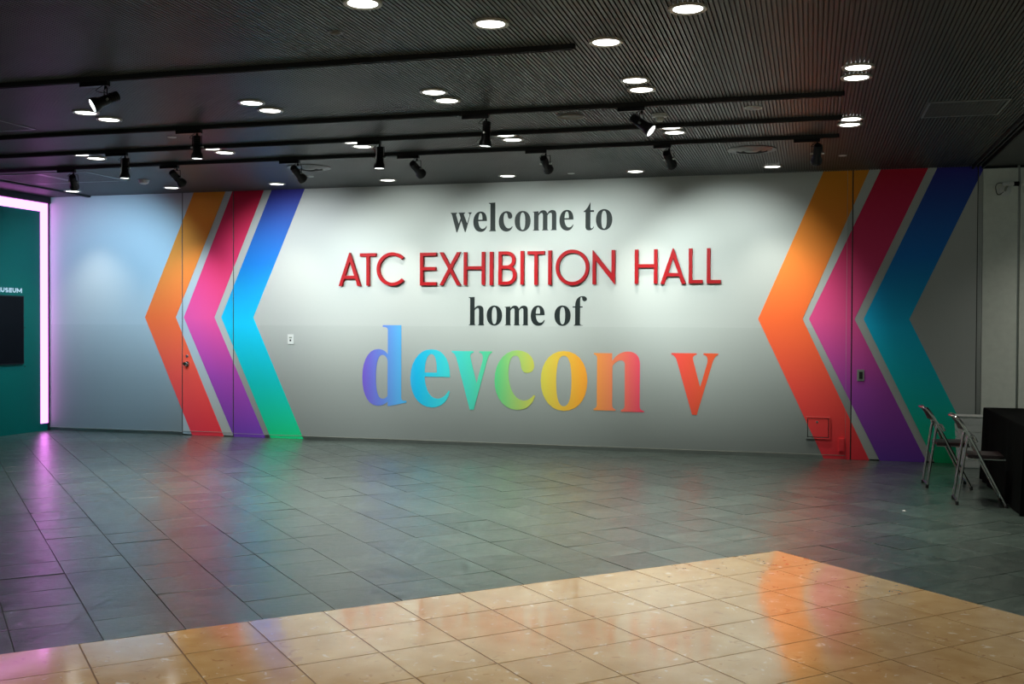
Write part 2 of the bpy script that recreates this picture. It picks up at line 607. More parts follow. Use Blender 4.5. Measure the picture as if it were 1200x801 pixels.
MB().rbox(2.175, 4.1, D - 0.012, D + 0.035, 0.0, H - 0.03, 0.003).build('wall_panel', M['pillar'], wall_back)
MB().box(2.150, 2.175, D + 0.015, D + 0.035, 0.0, H).build('joint_strip', M['steel'], wall_back)

for a, b in ((SEAM1 - 0.006, SEAM1 + 0.006), (SEAM2 - 0.006, SEAM2 + 0.006), (SEAM3 - 0.009, SEAM3 + 0.004), (EDGE - 0.002, EDGE + 0.006)):
    MB().box(a, b, D + 0.0015, D + 0.032, 0.0, H + 0.02).build('seam_shade', M['dark_hole'], wall_back)  # black filler strips added to put shade into the door seams

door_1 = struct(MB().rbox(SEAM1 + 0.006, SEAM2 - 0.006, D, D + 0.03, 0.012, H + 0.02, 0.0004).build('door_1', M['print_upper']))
kn = MB().lathe([(0.0, 0.0), (0.034, 0.0), (0.034, 0.006), (0.016, 0.010), (0.014, 0.030), (0.028, 0.040), (0.031, 0.052), (0.024, 0.062), (0.0, 0.066)], 20,
               Matrix.Translation((-8.103, D - 0.004, 0.963)) @ Matrix.Rotation(PI / 2, 4, 'X'))
kn.build('door_knob', M['chrome'], door_1, smooth=True)
lk = MB().lathe([(0.0, 0.0), (0.019, 0.0), (0.019, 0.006), (0.012, 0.010), (0.0, 0.010)], 16,
               Matrix.Translation((-8.103, D - 0.004, 1.067)) @ Matrix.Rotation(PI / 2, 4, 'X'))
lk.build('door_lock', M['steel'], door_1, smooth=True)
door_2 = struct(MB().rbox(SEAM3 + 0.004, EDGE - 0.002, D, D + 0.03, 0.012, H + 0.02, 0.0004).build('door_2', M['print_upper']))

base = struct(MB().box(GX + 0.02, SEAM1 - 0.006, D - 0.002, D + 0.001, 0.0, 0.042).box(SEAM2 + 0.006, SEAM3 - 0.064, D - 0.002, D + 0.001, 0.0, 0.042)
             .build('baseboard_back', M['steel']))
MB().box(GX + 0.02, SEAM1 - 0.006, D - 0.006, D + 0.001, 0.042, 0.0465).box(SEAM1 + 0.006, SEAM2 - 0.006, D - 0.008, D + 0.001, 0.052, 0.057).box(
    SEAM2 + 0.006, SEAM3 - 0.064, D - 0.006, D + 0.001, 0.042, 0.0465).build('top_edge', M['trim_ring'], base)

wall_left = struct(MB().box(GX - 0.25, GX, -1.5, D + 0.03, -0.02, H + 0.1).build('wall_left', M['green']))
trim_1 = struct(MB().rbox(GX - 0.01, GX + 0.03, 12.556, D - 0.001, 0.0, 3.20, 0.002).build('trim_1', M['track_black']))
trim_2 = struct(MB().rbox(GX - 0.01, GX + 0.05, -1.5, D - 0.001, 3.178, H - 0.002, 0.003).build('trim_2', M['track_black']))
lf = empty('light_frame', (GX, 12.48, 0.10), 'glowing pink light strip framing the green wall, top and right side', 'light strip')
def rel(o, root):
    o.location = Vector(o.location) - Vector(root.location)
    return o
rel(MB().rbox(GX - 0.002, GX + 0.012, 12.417, 12.554, 0.102, 3.175, 0.003).build('vertical_strip', M['pink'], lf), lf)
rel(MB().rbox(GX - 0.002, GX + 0.012, 8.6, 12.415, 3.055, 3.175, 0.003).build('horizontal_strip', M['pink'], lf), lf)

# ------------------------------------------------------------------ ceiling
ceiling = struct(MB().box(-12.5, 5.5, -2.0, 12.9, H + 0.014, H + 0.2).build('ceiling', M['ceiling_void']))
ribs = MB()
x = GX + 0.02
while x < 1.67:
    ribs.box(x, x + 0.0185, 2.4, D - 0.002, H, H + 0.0145)
    x += 0.0275
o = ribs.build('ceiling_ribs', M['rib'], ceiling)
o['kind'] = 'stuff'
MB().rbox(1.80, 4.2, 2.4, D - 0.002, H - 0.002, H + 0.015, 0.002).build('ceiling_sheet', M['ceiling_plain'], ceiling)
trim_3 = struct(MB().box(1.685, 1.70, 2.4, D - 0.013, H - 0.03, H + 0.016).box(1.785, 1.80, 2.4, D - 0.013, H - 0.03, H + 0.016).box(1.735, 1.750, 2.4, D - 0.013, H - 0.018, H + 0.016)
               .build('trim_3', M['track_black']))
trim_4 = struct(MB().rbox(-9.665, -9.61, 6.0, D - 0.02, H - 0.022, H + 0.01, 0.003).build('trim_4', M['track_black']))

def frame_panel(name, x0, x1, y0, y1, label, w=0.018):
    root = empty(name, ((x0 + x1) / 2, (y0 + y1) / 2, H - 0.004), label, 'ceiling panel', 'ceiling access panels')
    hx, hy = (x1 - x0) / 2, (y1 - y0) / 2
    mb = MB()
    for a in ((-hx, hx, -hy, -hy + w), (-hx, hx, hy - w, hy), (-hx, -hx + w, -hy + w, hy - w), (hx - w, hx, -hy + w, hy - w)):
        mb.box(*a, -0.003, 0.006)
    mb.build('panel_frame', M['frame_line'], root)
    rb = MB()
    xx = -hx + w + 0.004
    while xx + 0.0185 < hx - w:
        rb.box(xx, xx + 0.0185, -hy + w + 0.003, hy - w - 0.003, 0.0, 0.008)
        xx += 0.0275
    rb.build('ribbed_sheet', M['rib'], root)
frame_panel('access_panel', 0.875, 1.475, 8.915, 9.54, 'square access panel in the dark ceiling at the right, beside the long slot')
frame_panel('access_panel', -7.40, -6.80, 7.52, 8.125, 'square access panel in the ceiling at the left edge, before the second track')
frame_panel('access_panel', -8.80, -8.12, 10.53, 11.30, 'access panel behind the rear track, right one of two near the green wall')
frame_panel('access_panel', -9.55, -8.83, 10.53, 11.30, 'access panel behind the rear track, left one beside the pink light')

# ------------------------------------------------------------------ downlights
def lathe_obj(name, prof, m, parent, seg=28):
    return MB().lathe(prof, seg).build(name, m, parent, smooth=True)

dl_proto = []
def downlight(x, y, label, power=None, size=84):
    root = empty('downlight', (x, y, H - 0.010), label, 'ceiling light', 'recessed round ceiling downlights')
    if not dl_proto:
        a = MB().lathe([(0.082, 0.008), (0.104, 0.012), (0.110, 0.009), (0.106, -0.002), (0.096, -0.004), (0.083, 0.002)], 32, close=True).build('trim_ring', M['trim_ring'], root, smooth=True)
        b = MB().lathe([(0.0, 0.004), (0.083, 0.003), (0.083, 0.007), (0.0, 0.008)], 32).build('lamp_glass', M['lamp'], root, smooth=True)
        dl_proto.extend([a.data, b.data])
    else:
        link(bpy.data.objects.new('trim_ring', dl_proto[0]), root)
        link(bpy.data.objects.new('lamp_glass', dl_proto[1]), root)
    ld = bpy.data.lights.new('downlight_beam', 'SPOT')
    ld.energy = power or DOWN_W
    ld.color = DOWN_COL
    ld.spot_size = math.radians(size)
    ld.spot_blend = 1.0
    ld.shadow_soft_size = 0.07
    lo = link(bpy.data.objects.new('downlight_beam', ld), root)
    lo.location = (0, 0, -0.03)
    return root

order5 = ['leftmost', 'second from the left', 'middle', 'second from the right', 'rightmost']
order6 = ['leftmost', 'second from the left', 'third from the left', 'third from the right', 'second from the right', 'rightmost']
order7 = ['leftmost', 'second from the left', 'third from the left', 'middle', 'third from the right', 'second from the right', 'rightmost']
for (x, y), w in zip(((-2.38, 5.39), (-1.815, 5.945), (-0.672, 5.945), (-1.239, 6.51)),
                     ('cut off by the top of the picture', 'left of the end of the front track', 'highest and nearest at the right', 'just right of the end of the front track')):
    downlight(x, y, 'large bright ceiling downlight in the foreground, ' + w)
for x, w in zip((-5.846, -4.301, -2.761, -1.229, 0.294), order5):
    downlight(x, 7.575, 'upper lamp of the %s downlight pair between the first two tracks' % w)
    downlight(x, 7.88, 'lower lamp of the %s downlight pair between the first two tracks' % w)
for x, w in zip((-7.351, -5.809, -4.278, -2.737, -1.208, 0.310), order6):
    downlight(x, 9.432, 'upper lamp of the %s downlight pair behind the second track' % w)
    downlight(x, 9.69, 'lower lamp of the %s downlight pair behind the second track' % w)
for x, w in zip((-9.48, -7.97, -6.462, -4.967, -3.452, -1.938, -0.422), order7):
    downlight(x, 12.01, 'small-looking ceiling downlight closest to the mural wall, %s of its row' % w)
for x, y, w in ((-3.5, 3.2, 'left of the row above the viewpoint'), (-1.9, 3.2, 'left of the middle above the viewpoint'), (-0.3, 3.2, 'straight above the viewpoint'), (1.3, 4.4, 'right of the viewpoint'),
                (-5.0, 4.4, 'far left of the viewpoint'), (-2.4, 0.8, 'behind the viewpoint at the left'), (0.4, 0.8, 'behind the viewpoint at the right'), (2.9, 8.6, 'past the near end of the black table')):
    downlight(x, y, 'ceiling downlight outside the picture, ' + w)
downlight(2.95, 11.35, 'ceiling downlight outside the picture, before the pale wall at the right', 80, 125)

# ------------------------------------------------------------------ ceiling tracks and track spotlights
for i, (x1, w) in enumerate(((-1.45, 'front, nearest to the viewer'), (0.218, 'second from the front'), (0.225, 'third from the front'), (0.224, 'rearmost, nearest the mural'))):
    x0 = GX + 0.06
    y = TRACK_Y[i]
    root = empty('lighting_track', ((x0 + x1) / 2, y, H), 'long black ceiling lighting track, ' + w, 'lighting track', 'black ceiling lighting tracks')
    hx = (x1 - x0) / 2
    MB().box(-hx, hx, -0.019, -0.012, -0.034, 0.002).box(-hx, hx, 0.012, 0.019, -0.034, 0.002).box(-hx, hx, -0.012, 0.012, -0.014, 0.002).build('track_rail', M['track_black'], root)
    MB().rbox(hx - 0.004, hx + 0.012, -0.021, 0.021, -0.036, 0.001, 0.003).build('end_cap', M['black'], root)

def track_spot(ti, xa0, xa1, px, aim, label, power, col, size=75, lit=True, blend=0.8):
    """adapter box on the track, stem, bracket, swivelling head. px: x of the pivot, aim: direction of the head"""
    y = TRACK_Y[ti]
    root = empty('track_spotlight', ((xa0 + xa1) / 2, y, H - 0.034), label, 'spotlight', 'black track spotlights')
    cx = (xa0 + xa1) / 2
    h = (xa1 - xa0) / 2
    MB().rbox(-h, h, -0.020, 0.020, -0.034, 0.0, 0.003).build('adapter', M['black'], root)
    sx = px - cx
    MB().tube([(sx, 0, -0.03), (sx, 0, -0.062)], 0.010, 12).build('stem', M['black'], root, smooth=True)
    d = Vector(aim).normalized()
    side = d.cross(Vector((0, 0, 1)))
    side = side.normalized() if side.length > 0.05 else Vector((1, 0, 0))
    up = side.cross(d)
    L = 0.205
    piv = Vector((sx, 0, -0.062 - 0.075))
    if abs(d.z) > 0.95:
        piv.z -= 0.02
    # U bracket
    w_ = 0.047
    br = MB().tube([piv + side * w_, Vector((sx, 0, -0.058)) + side * w_ * 0.98, Vector((sx, 0, -0.058)) - side * w_ * 0.98, piv - side * w_], 0.0042, 8)
    br.build('bracket', M['black'], root, smooth=True)
    mtx = Matrix.Translation(piv) @ Matrix(((side.x, up.x, d.x, 0), (side.y, up.y, d.y, 0), (side.z, up.z, d.z, 0), (0, 0, 0, 1)))
    prof = [(0.0, -0.100), (0.030, -0.100), (0.034, -0.096), (0.034, -0.02), (0.037, -0.016), (0.038, 0.045), (0.050, 0.066), (0.054, 0.092), (0.054, 0.104), (0.049, 0.104), (0.046, 0.092), (0.0, 0.088)]
    hd = MB().lathe(prof, 28, mtx)
    hd.build('lamp_head', M['black'], root, smooth=True)
    fins = MB()
    for k in range(5):
        z = -0.088 + k * 0.014
        fins.lathe([(0.030, z), (0.0375, z + 0.001), (0.0375, z + 0.005), (0.030, z + 0.006)], 24, mtx, close=True)
    fins.build('cooling_fins', M['black'], root, smooth=True)['kind'] = 'stuff'
    for s_ in (1, -1):
        MB().tube([piv + side * 0.036 * s_, piv + side * 0.062 * s_], 0.009, 10).build('pivot_knob', M['steel'], root, smooth=True)
    MB().lathe([(0.0, 0.094), (0.047, 0.094), (0.047, 0.099), (0.0, 0.101)], 24, mtx).build('lens', M['lens'] if lit else M['black_gloss'], root, smooth=True)
    cable = bez([(sx - 0.012, -0.012, -0.03), (sx - 0.055, -0.03, -0.075), piv - d * 0.06 - side * 0.03 + Vector((0, 0, 0.02)), piv - d * 0.098], 6)
    MB().tube(cable, 0.0028, 6).build('cable', M['rubber'], root, smooth=True)
    if power > 0:
        ld = bpy.data.lights.new('spotlight_beam', 'SPOT')
        ld.energy = power
        ld.color = col
        ld.spot_size = math.radians(size)
        ld.spot_blend = blend
        ld.shadow_soft_size = 0.035
        lo = link(bpy.data.objects.new('spotlight_beam', ld), root)
        lo.location = piv + d * 0.125
        lo.rotation_euler = d.to_track_quat('-Z', 'Y').to_euler()
    return root

track_spot(0, -5.076, -4.846, -4.87, (-0.15, -0.17, -0.12), 'black spotlight on the front track, tilted left with its lens glowing', 40, SPOT_COL)
track_spot(1, -5.489, -5.238, -5.281, (0, 0.0, -1), 'black spotlight on the second track, pointing straight down at the left', 40, SPOT_COL)
track_spot(1, -2.790, -2.561, -2.585, (-0.08, 0.0, -1), 'black spotlight on the second track, pointing down near its centre', 40, SPOT_COL)
track_spot(1, -1.491, -1.273, -1.300, (0.16, -0.03, -0.125), 'black spotlight on the second track, tilted to the right, lens glowing', 40, SPOT_COL)
track_spot(2, -6.926, -6.684, -6.706, (-0.04, 0.0, -1), 'black spotlight hanging down from the third track, at the left', 40, SPOT_COL)
track_spot(2, -4.151, -3.916, -3.926, (-0.03, 0.0, -1), 'black spotlight hanging down from the third track, before the wall lettering', 40, SPOT_COL)
WS = 72
track_spot(3, -8.215, -7.988, -8.01, (-0.12, 0.20, -0.13), 'leftmost black spotlight on the rear track, near the green wall', SPOT_W * 2.1, BLUE_COL, 84)
track_spot(3, -6.886, -6.662, -6.68, (0.03, 0.20, -0.13), 'rear track spotlight above the left trio of stripes', SPOT_W * 1.7, (0.86, 0.94, 0.96), 84)
track_spot(3, -5.434, -5.205, -5.225, (0.03, 0.20, -0.12), 'rear track spotlight in front of the round air outlet', SPOT_W * 1.15, SPOT_COL, 80)
track_spot(3, -4.096, -3.862, -3.885, (0.04, 0.20, -0.102), 'rear track spotlight left of the words welcome to', SPOT_W, SPOT_COL, WS)
track_spot(3, -2.736, -2.518, -2.53, (0.01, 0.20, -0.102), 'rear track spotlight above the words welcome to', SPOT_W, SPOT_COL, WS)
track_spot(3, -1.465, -1.298, -1.317, (0.03, 0.20, -0.102), 'rear track spotlight above the word HALL', SPOT_W * 1.3, SPOT_COL, 64)
track_spot(3, -0.168, 0.067, 0.042, (-0.02, 0.20, -0.17), 'rightmost black spotlight on the rear track, at its right end', SPOT_W * 0.10, SPOT_COL, 60)

# ------------------------------------------------------------------ other ceiling fittings
def ceiling_round(name, x, y, prof, m, label, cat, extra=None, seg=32):
    root = empty(name, (x, y, H), label, cat)
    MB().lathe(prof, seg).build('body', m, root, smooth=True)
    if extra:
        for nm, pr, mm in extra:
            MB().lathe(pr, seg, None, True).build(nm, mm, root, smooth=True)
    return root
ceiling_round('ceiling_speaker', -1.962, 8.752, [(0.0, -0.006), (0.085, -0.008), (0.10, -0.012), (0.112, -0.008), (0.112, 0.004), (0.0, 0.004)], M['vent_brown'],
              'round brownish ceiling speaker between the middle tracks', 'speaker', [('rim', [(0.104, -0.008), (0.116, -0.010), (0.120, 0.0), (0.104, 0.0)], M['vent'])])
def air_outlet(x, y, label):
    root = empty('air_outlet', (x, y, H), label, 'air vent', 'round ceiling air outlets')
    MB().lathe([(0.20, -0.002), (0.235, -0.010), (0.245, -0.006), (0.240, 0.004), (0.20, 0.004)], 40, close=True).build('rim', M['vent'], root, smooth=True)
    for r in (0.155, 0.100):
        MB().lathe([(r, -0.020), (r + 0.045, -0.006), (r + 0.045, 0.0), (r, -0.014)], 40, close=True).build('ring', M['vent'], root, smooth=True)
    MB().lathe([(0.0, -0.024), (0.06, -0.022), (0.075, -0.014), (0.0, -0.010)], 32).build('centre_cone', M['vent'], root, smooth=True)
air_outlet(-5.447, 10.866, 'round ringed air outlet in the ceiling behind the rear track, left one')
air_outlet(-0.582, 10.841, 'round ringed air outlet in the ceiling at the right, above the orange stripe')
ceiling_round('smoke_detector', -7.917, 11.34, [(0.0, -0.050), (0.03, -0.049), (0.055, -0.036), (0.062, -0.012), (0.062, 0.0), (0.0, 0.002)], M['detector'],
              'white domed smoke detector on the ceiling at the left', 'smoke detector', [('base_ring', [(0.058, -0.010), (0.068, -0.008), (0.068, 0.0), (0.058, 0.0)], M['detector'])])
ceiling_round('smoke_detector', -1.23, 8.866, [(0.0, -0.062), (0.022, -0.060), (0.034, -0.048), (0.036, -0.026), (0.0, -0.02)], M['detector'],
              'small stepped detector on the ceiling right of the brown speaker', 'smoke detector', [('base_ring', [(0.030, -0.026), (0.062, -0.022), (0.068, 0.0), (0.030, 0.0)], M['detector'])])
ceiling_round('sprinkler_cover', -0.461, 8.778, [(0.0, -0.004), (0.05, -0.005), (0.066, -0.003), (0.066, 0.003), (0.0, 0.003)], M['vent'],
              'flat round cover plate on the ceiling at the right, before the third track', 'cover plate', [('rim', [(0.062, -0.004), (0.072, -0.008), (0.076, 0.0), (0.062, 0.0)], M['detector'])])
ceiling_round('sprinkler_cover', -2.783, 5.899, [(0.0, -0.010), (0.02, -0.010), (0.035, -0.004), (0.035, 0.002), (0.0, 0.002)], M['vent_brown'],
              'tiny sprinkler cover on the ceiling left of the topmost downlight', 'cover plate', [('rim', [(0.034, -0.004), (0.046, -0.006), (0.050, 0.0), (0.034, 0.0)], M['vent'])])
for x, y, w in ((-2.69, 12.03, 'close to the mural, right of the centre'), (0.30, 11.45, 'close to the mural, at the right'), (-5.76, 11.53, 'beside the left round air outlet'), (-5.83, 8.79, 'left of the second track spotlight')):
    ceiling_round('sprinkler_cover', x, y, [(0.0, -0.006), (0.036, -0.006), (0.042, -0.002), (0.042, 0.002), (0.0, 0.002)], M['detector'],
                  'small pale sprinkler cover on the ceiling, ' + w, 'cover plate')

# ------------------------------------------------------------------ painted chevron stripes
def slab(mb, poly, y_front, t):
    """convex polygon in the wall plane (x, z), thickness toward the wall"""
    if area(poly) < 0:
        poly = poly[::-1]
    n = len(poly)
    vs = [(x, y_front, z) for x, z in poly] + [(x, y_front + t, z) for x, z in poly]
    fs = [tuple(range(n)), tuple(range(2 * n - 1, n - 1, -1))]
    for i in range(n):
        j = (i + 1) % n
        fs.append((i, n + i, n + j, j))
    mb.add(vs, fs)

def chevron_polys(x, w, dt, db):
    return [[(x, TIP), (x + w, TIP), (x + w + dt, H), (x + dt, H)], [(x + db, 0.001), (x + w + db, 0.001), (x + w, TIP), (x, TIP)]]

HATCH = (-0.044, 0.225, 0.222, 0.477)
BOX = (0.317, 0.379, 0.086, 0.239)
def stripe(name, x, w, dt, db, m, label, cuts):
    mb = MB()
    for poly in chevron_polys(x, w, dt, db):
        for lo, hi in cuts:
            q = clip(clip(poly, -1, 0, -lo), 1, 0, hi)
            if len(q) > 2:
                slab(mb, q, D - 0.0035, 0.003)
    # a vinyl print on the wall
    o = mb.build(name, m, None, origin=(x + w / 2, D - 0.0035, TIP))
    return tag(o, label, 'wall stripe', 'chevron stripes on the mural')

CL = [(-10.3, SEAM1 - 0.007), (SEAM1 + 0.007, SEAM2 - 0.007), (SEAM2 + 0.007, 0)]
CR = [(-3, SEAM3 - 0.063), (SEAM3 + 0.004, EDGE - 0.003)]
stripe('chevron_stripe', -8.760, 0.480, 0.757, 0.732, M['orange'], 'orange to red chevron stripe, outermost of the left trio', CL)
stripe('chevron_stripe', -8.155, 0.466, 0.735, 0.760, M['pinkred'], 'pink to purple chevron stripe, middle of the left trio', CL)
stripe('chevron_stripe', -7.585, 0.477, 0.745, 0.735, M['blue'], 'navy to cyan to green chevron stripe, innermost of the left trio', CL)
stripe('chevron_stripe', -0.588, 0.496, 0.712, 0.740, M['orange'], 'orange to red chevron stripe in the right trio, over the small hatch', CR)
stripe('chevron_stripe', -0.021, 0.496, 0.762, 0.780, M['pinkred'], 'crimson to purple chevron stripe, middle of the right trio', CR)
stripe('chevron_stripe', 0.572, 0.484, 0.760, 0.765, M['blue'], 'navy to teal chevron stripe of the right trio, behind the chairs', CR)
# the stripe runs over the raised door frame too
for nm, (x, w, dt, db), m, ja, jb in (('frame_print', (-0.588, 0.496, 0.712, 0.740), 'orange', SEAM3 - 0.060, SEAM3 - 0.010), ('frame_print', (-0.021, 0.496, 0.762, 0.780), 'pinkred', SEAM3 - 0.060, SEAM3 - 0.010),
                           ('frame_print', (0.572, 0.484, 0.760, 0.765), 'blue', EDGE + 0.008, 1.798)):
    mb = MB()
    for poly in chevron_polys(x, w, dt, db):
        q = clip(clip(poly, -1, 0, -ja), 1, 0, jb)
        if len(q) > 2:
            slab(mb, q, D - 0.0085, 0.003)
    mb.build(nm, M[m], wall_back)

# ------------------------------------------------------------------ lettering: outlines drawn by hand
GL = {
 'e': ((440, 260, 750, 715), 'M750 475L552 475C556 560 590 645 650 645C690 645 715 620 742 578L748 590C735 660 685 715 610 715C510 715 440 625 440 490C440 350 515 260 605 260C700 260 750 340 750 475Z',
       'M553 442L648 442C648 370 640 297 605 297C570 297 555 360 553 442Z'),
 'c': ((437, 122, 820, 680), 'M820 545C790 640 730 680 650 680C520 680 437 560 437 410C437 240 530 122 650 122C740 122 808 180 808 265C808 310 780 332 745 332C710 332 690 310 685 270C680 220 670 172 635 172C590 172 568 240 568 340C568 480 630 592 710 592C750 592 775 575 805 538Z'),
 'o': ((30, 128, 468, 690), 'M248 128C385 128 468 250 468 408C468 565 385 690 248 690C112 690 30 565 30 408C30 250 112 128 248 128Z',
       'M248 172C300 172 320 262 320 408C320 560 300 648 248 648C196 648 176 560 176 408C176 262 196 172 248 172Z'),
 'v': ((133, 150, 572, 728), 'M133 150L372 150L372 163C340 170 330 190 338 215L405 468L468 250C482 200 470 168 435 163L435 150L572 150L572 163C545 170 530 200 520 235L375 728L332 728L190 240C178 195 160 168 133 163Z'),
 'n': ((528, 133, 1000, 690), 'M528 150L700 150L700 222C735 165 790 133 850 133C920 133 960 175 960 250L960 640C962 665 975 672 1000 680L1000 690L785 690L785 675C810 670 820 655 820 635L820 260C820 230 805 215 785 215C755 215 725 235 703 270L703 630C703 655 715 665 735 672L735 684L528 684L528 670C550 665 558 650 558 630L558 200C556 175 545 165 528 163Z'),
 'd': ((65, 72, 410, 700), 'M225 72L370 72L370 630C370 655 385 660 410 655L410 670L275 700L265 700L265 665C240 690 215 700 185 700C105 700 65 600 65 480C65 350 115 258 190 258C225 258 250 275 265 300L265 110C265 90 250 86 225 86Z',
       'M264 345C255 315 240 303 222 303C185 303 172 380 172 480C172 580 185 645 225 645C242 645 255 635 264 620Z'),
 'w': ((90, 262, 358, 512), 'M90 262L175 262L175 270C160 274 158 282 161 295L193 405L217 335L205 290C200 275 197 272 188 270L188 262L275 262L275 270C260 274 258 283 262 298L300 400L330 310C335 285 330 273 312 270L312 262L358 262L358 270C348 275 343 285 338 300L282 512L272 512L225 365L175 512L163 512L110 300C103 278 100 272 90 270Z'),
 'l': ((578, 135, 668, 500), 'M578 138L660 135L660 475C660 488 663 492 668 494L668 500L578 500L578 494C592 492 597 488 597 475L597 165C597 152 590 148 578 148Z'),
 'm': ((48, 230, 355, 490), 'M48 246L122 242L122 272C135 245 155 230 182 230C210 230 228 248 234 275C250 245 270 230 298 230C335 230 350 255 350 290L350 470C350 480 352 484 355 486L355 490L278 490L278 485C290 482 293 478 293 468L293 295C293 275 287 266 276 266C260 266 245 280 236 300L236 468C236 478 240 483 248 485L248 490L165 490L165 485C175 482 178 478 178 468L178 295C178 275 172 266 160 266C147 266 134 280 122 300L122 468C122 478 124 483 132 485L132 490L50 490L50 485C60 482 64 478 64 468L64 268C64 256 58 252 48 252Z'),
 't': ((698, 140, 830, 490), 'M785 140L785 235L830 235L830 258L785 258L785 430C785 455 790 465 800 465C812 465 818 455 825 440L830 444C825 475 800 490 768 490C735 490 722 470 722 435L722 258L698 258L698 248C735 225 762 185 778 140Z'),
 'h': ((135, 187, 402, 667), 'M135 190L235 187L235 385C258 350 285 333 318 333C365 333 388 362 388 415L388 630C388 650 393 656 402 660L402 667L295 667L295 660C307 656 311 648 311 632L311 415C311 390 305 375 290 375C270 375 250 390 235 412L235 630C235 648 240 656 250 660L250 667L138 667L138 660C155 656 160 648 160 630L160 225C160 208 152 202 135 200Z'),
 'f': ((888, 170, 1133, 667), 'M905 667L905 660C925 656 932 648 932 630L932 364L888 364L888 342L932 342C930 230 980 170 1060 170C1105 170 1133 195 1133 222C1133 242 1115 258 1092 258C1068 258 1052 240 1052 215C1052 195 1045 188 1038 188C1018 188 1016 230 1016 280L1016 342L1060 342L1060 364L1016 364L1016 630C1016 650 1030 658 1065 660L1065 667Z'),
}
import re
def path(s, n=7):
    pts = []
    for cmd, arg in re.findall(r'([MLCZ])([^MLCZ]*)', s):
        q = [float(t) for t in arg.split()]
        if cmd in 'ML':
            pts.append((q[0], q[1]))
        elif cmd == 'C':
            a = pts[-1]
            b, c, d = (q[0], q[1]), (q[2], q[3]), (q[4], q[5])
            for k in range(1, n + 1):
                t = k / n
                u = 1 - t
                pts.append(tuple(u ** 3 * a[i] + 3 * u * u * t * b[i] + 3 * u * t * t * c[i] + t ** 3 * d[i] for i in (0, 1)))
    if math.hypot(pts[0][0] - pts[-1][0], pts[0][1] - pts[-1][1]) < 0.01:
        pts.pop()
    return pts

def extrude_loops(mb, loops, to3, t0, t1):
    """loops: outline then holes, 2D; to3(u, v, depth) -> xyz"""
    tris = tessellate_polygon([[Vector((p[0], p[1], 0)) for p in lp] for lp in loops])
    flat = [p for lp in loops for p in lp]
    n = len(flat)
    vs = [to3(u, v, t0) for u, v in flat] + [to3(u, v, t1) for u, v in flat]
    fs = []
    for a, b, c in tris:
        fs.append((a, b, c))
        fs.append((n + c, n + b, n + a))
    k = 0
    for lp in loops:
        m = len(lp)
        for i in range(m):
            a, b = k + i, k + (i + 1) % m
            fs.append((a, b, n + b, n + a))
        k += m
    mb.add(vs, fs)

def wall_word(name, letters, m, label):
    x0, x1 = letters[0][1], letters[-1][2]
    zc = min(q[3] for q in letters)
    root = empty(name, ((x0 + x1) / 2, D - 0.003, zc), label, 'wall lettering', 'printed words on the mural')
    for g, xa, xb, za, zb in letters:
        bx, by, bX, bY = GL[g][0]
        loops = []
        for s in GL[g][1:]:
            loops.append([(xa + (px - bx) / (bX - bx) * (xb - xa), zb - (py - by) / (bY - by) * (zb - za)) for px, py in path(s)])
        mb = MB()
        rx, rz = root.location.x, root.location.z
        extrude_loops(mb, loops, lambda u, v, d: (u - rx, d, v - rz), -0.001, 0.0025)
        mb.build('letter', m, root)
    return root

wall_word('wall_lettering', [('w', -4.351, -4.075, 2.662, 2.905), ('e', -4.053, -3.876, 2.659, 2.913), ('l', -3.851, -3.76, 2.665, 3.019), ('c', -3.723, -3.545, 2.657, 2.909), ('o', -3.519, -3.316, 2.656, 2.907), ('m', -3.289, -2.987, 2.662, 2.909), ('e', -2.954, -2.779, 2.654, 2.906), ('t', -2.654, -2.527, 2.651, 2.985), ('o', -2.503, -2.303, 2.650, 2.904)],
          M['ink'], 'black lowercase words welcome to, topmost line on the mural')
wall_word('wall_lettering', [('h', -4.109, -3.905, 1.502, 1.853), ('o', -3.874, -3.675, 1.498, 1.747), ('m', -3.642, -3.341, 1.502, 1.746), ('e', -3.309, -3.133, 1.497, 1.747), ('o', -3.01, -2.808, 1.498, 1.747), ('f', -2.784, -2.607, 1.502, 1.86)],
          M['ink'], 'black lowercase words home of, between the red and rainbow lines')
wall_word('wall_lettering', [('d', -5.543, -4.937, 0.466, 1.497), ('e', -4.884, -4.352, 0.462, 1.196), ('v', -4.33, -3.802, 0.447, 1.178), ('c', -3.769, -3.246, 0.461, 1.195), ('o', -3.178, -2.596, 0.464, 1.193), ('n', -2.517, -1.907, 0.474, 1.195), ('v', -1.585, -1.039, 0.458, 1.184)],
          M['rainbow'], 'large rainbow gradient lowercase words, lowest line on the mural')

# raised red capital letters, each cut from thick acrylic
W_ = 0.041
def bar(x0, z0, x1, z1, w=W_):
    """straight stroke; ends square to the stroke"""
    d = Vector((x1 - x0, z1 - z0)).normalized()
    n = Vector((-d.y, d.x)) * w / 2
    return [(x0 + n.x, z0 + n.y), (x0 - n.x, z0 - n.y), (x1 - n.x, z1 - n.y), (x1 + n.x, z1 + n.y)]
def rect(x0, x1, z0, z1):
    return [(x0, z0), (x1, z0), (x1, z1), (x0, z1)]
def ring_arc(cx, cz, rx, rz, a0, a1, w, n=40):
    o = [(cx + rx * math.cos(a0 + (a1 - a0) * i / n), cz + rz * math.sin(a0 + (a1 - a0) * i / n)) for i in range(n + 1)]
    q = [(cx + (rx - w) * math.cos(a0 + (a1 - a0) * i / n), cz + (rz - w) * math.sin(a0 + (a1 - a0) * i / n)) for i in range(n + 1)]
    return o, q
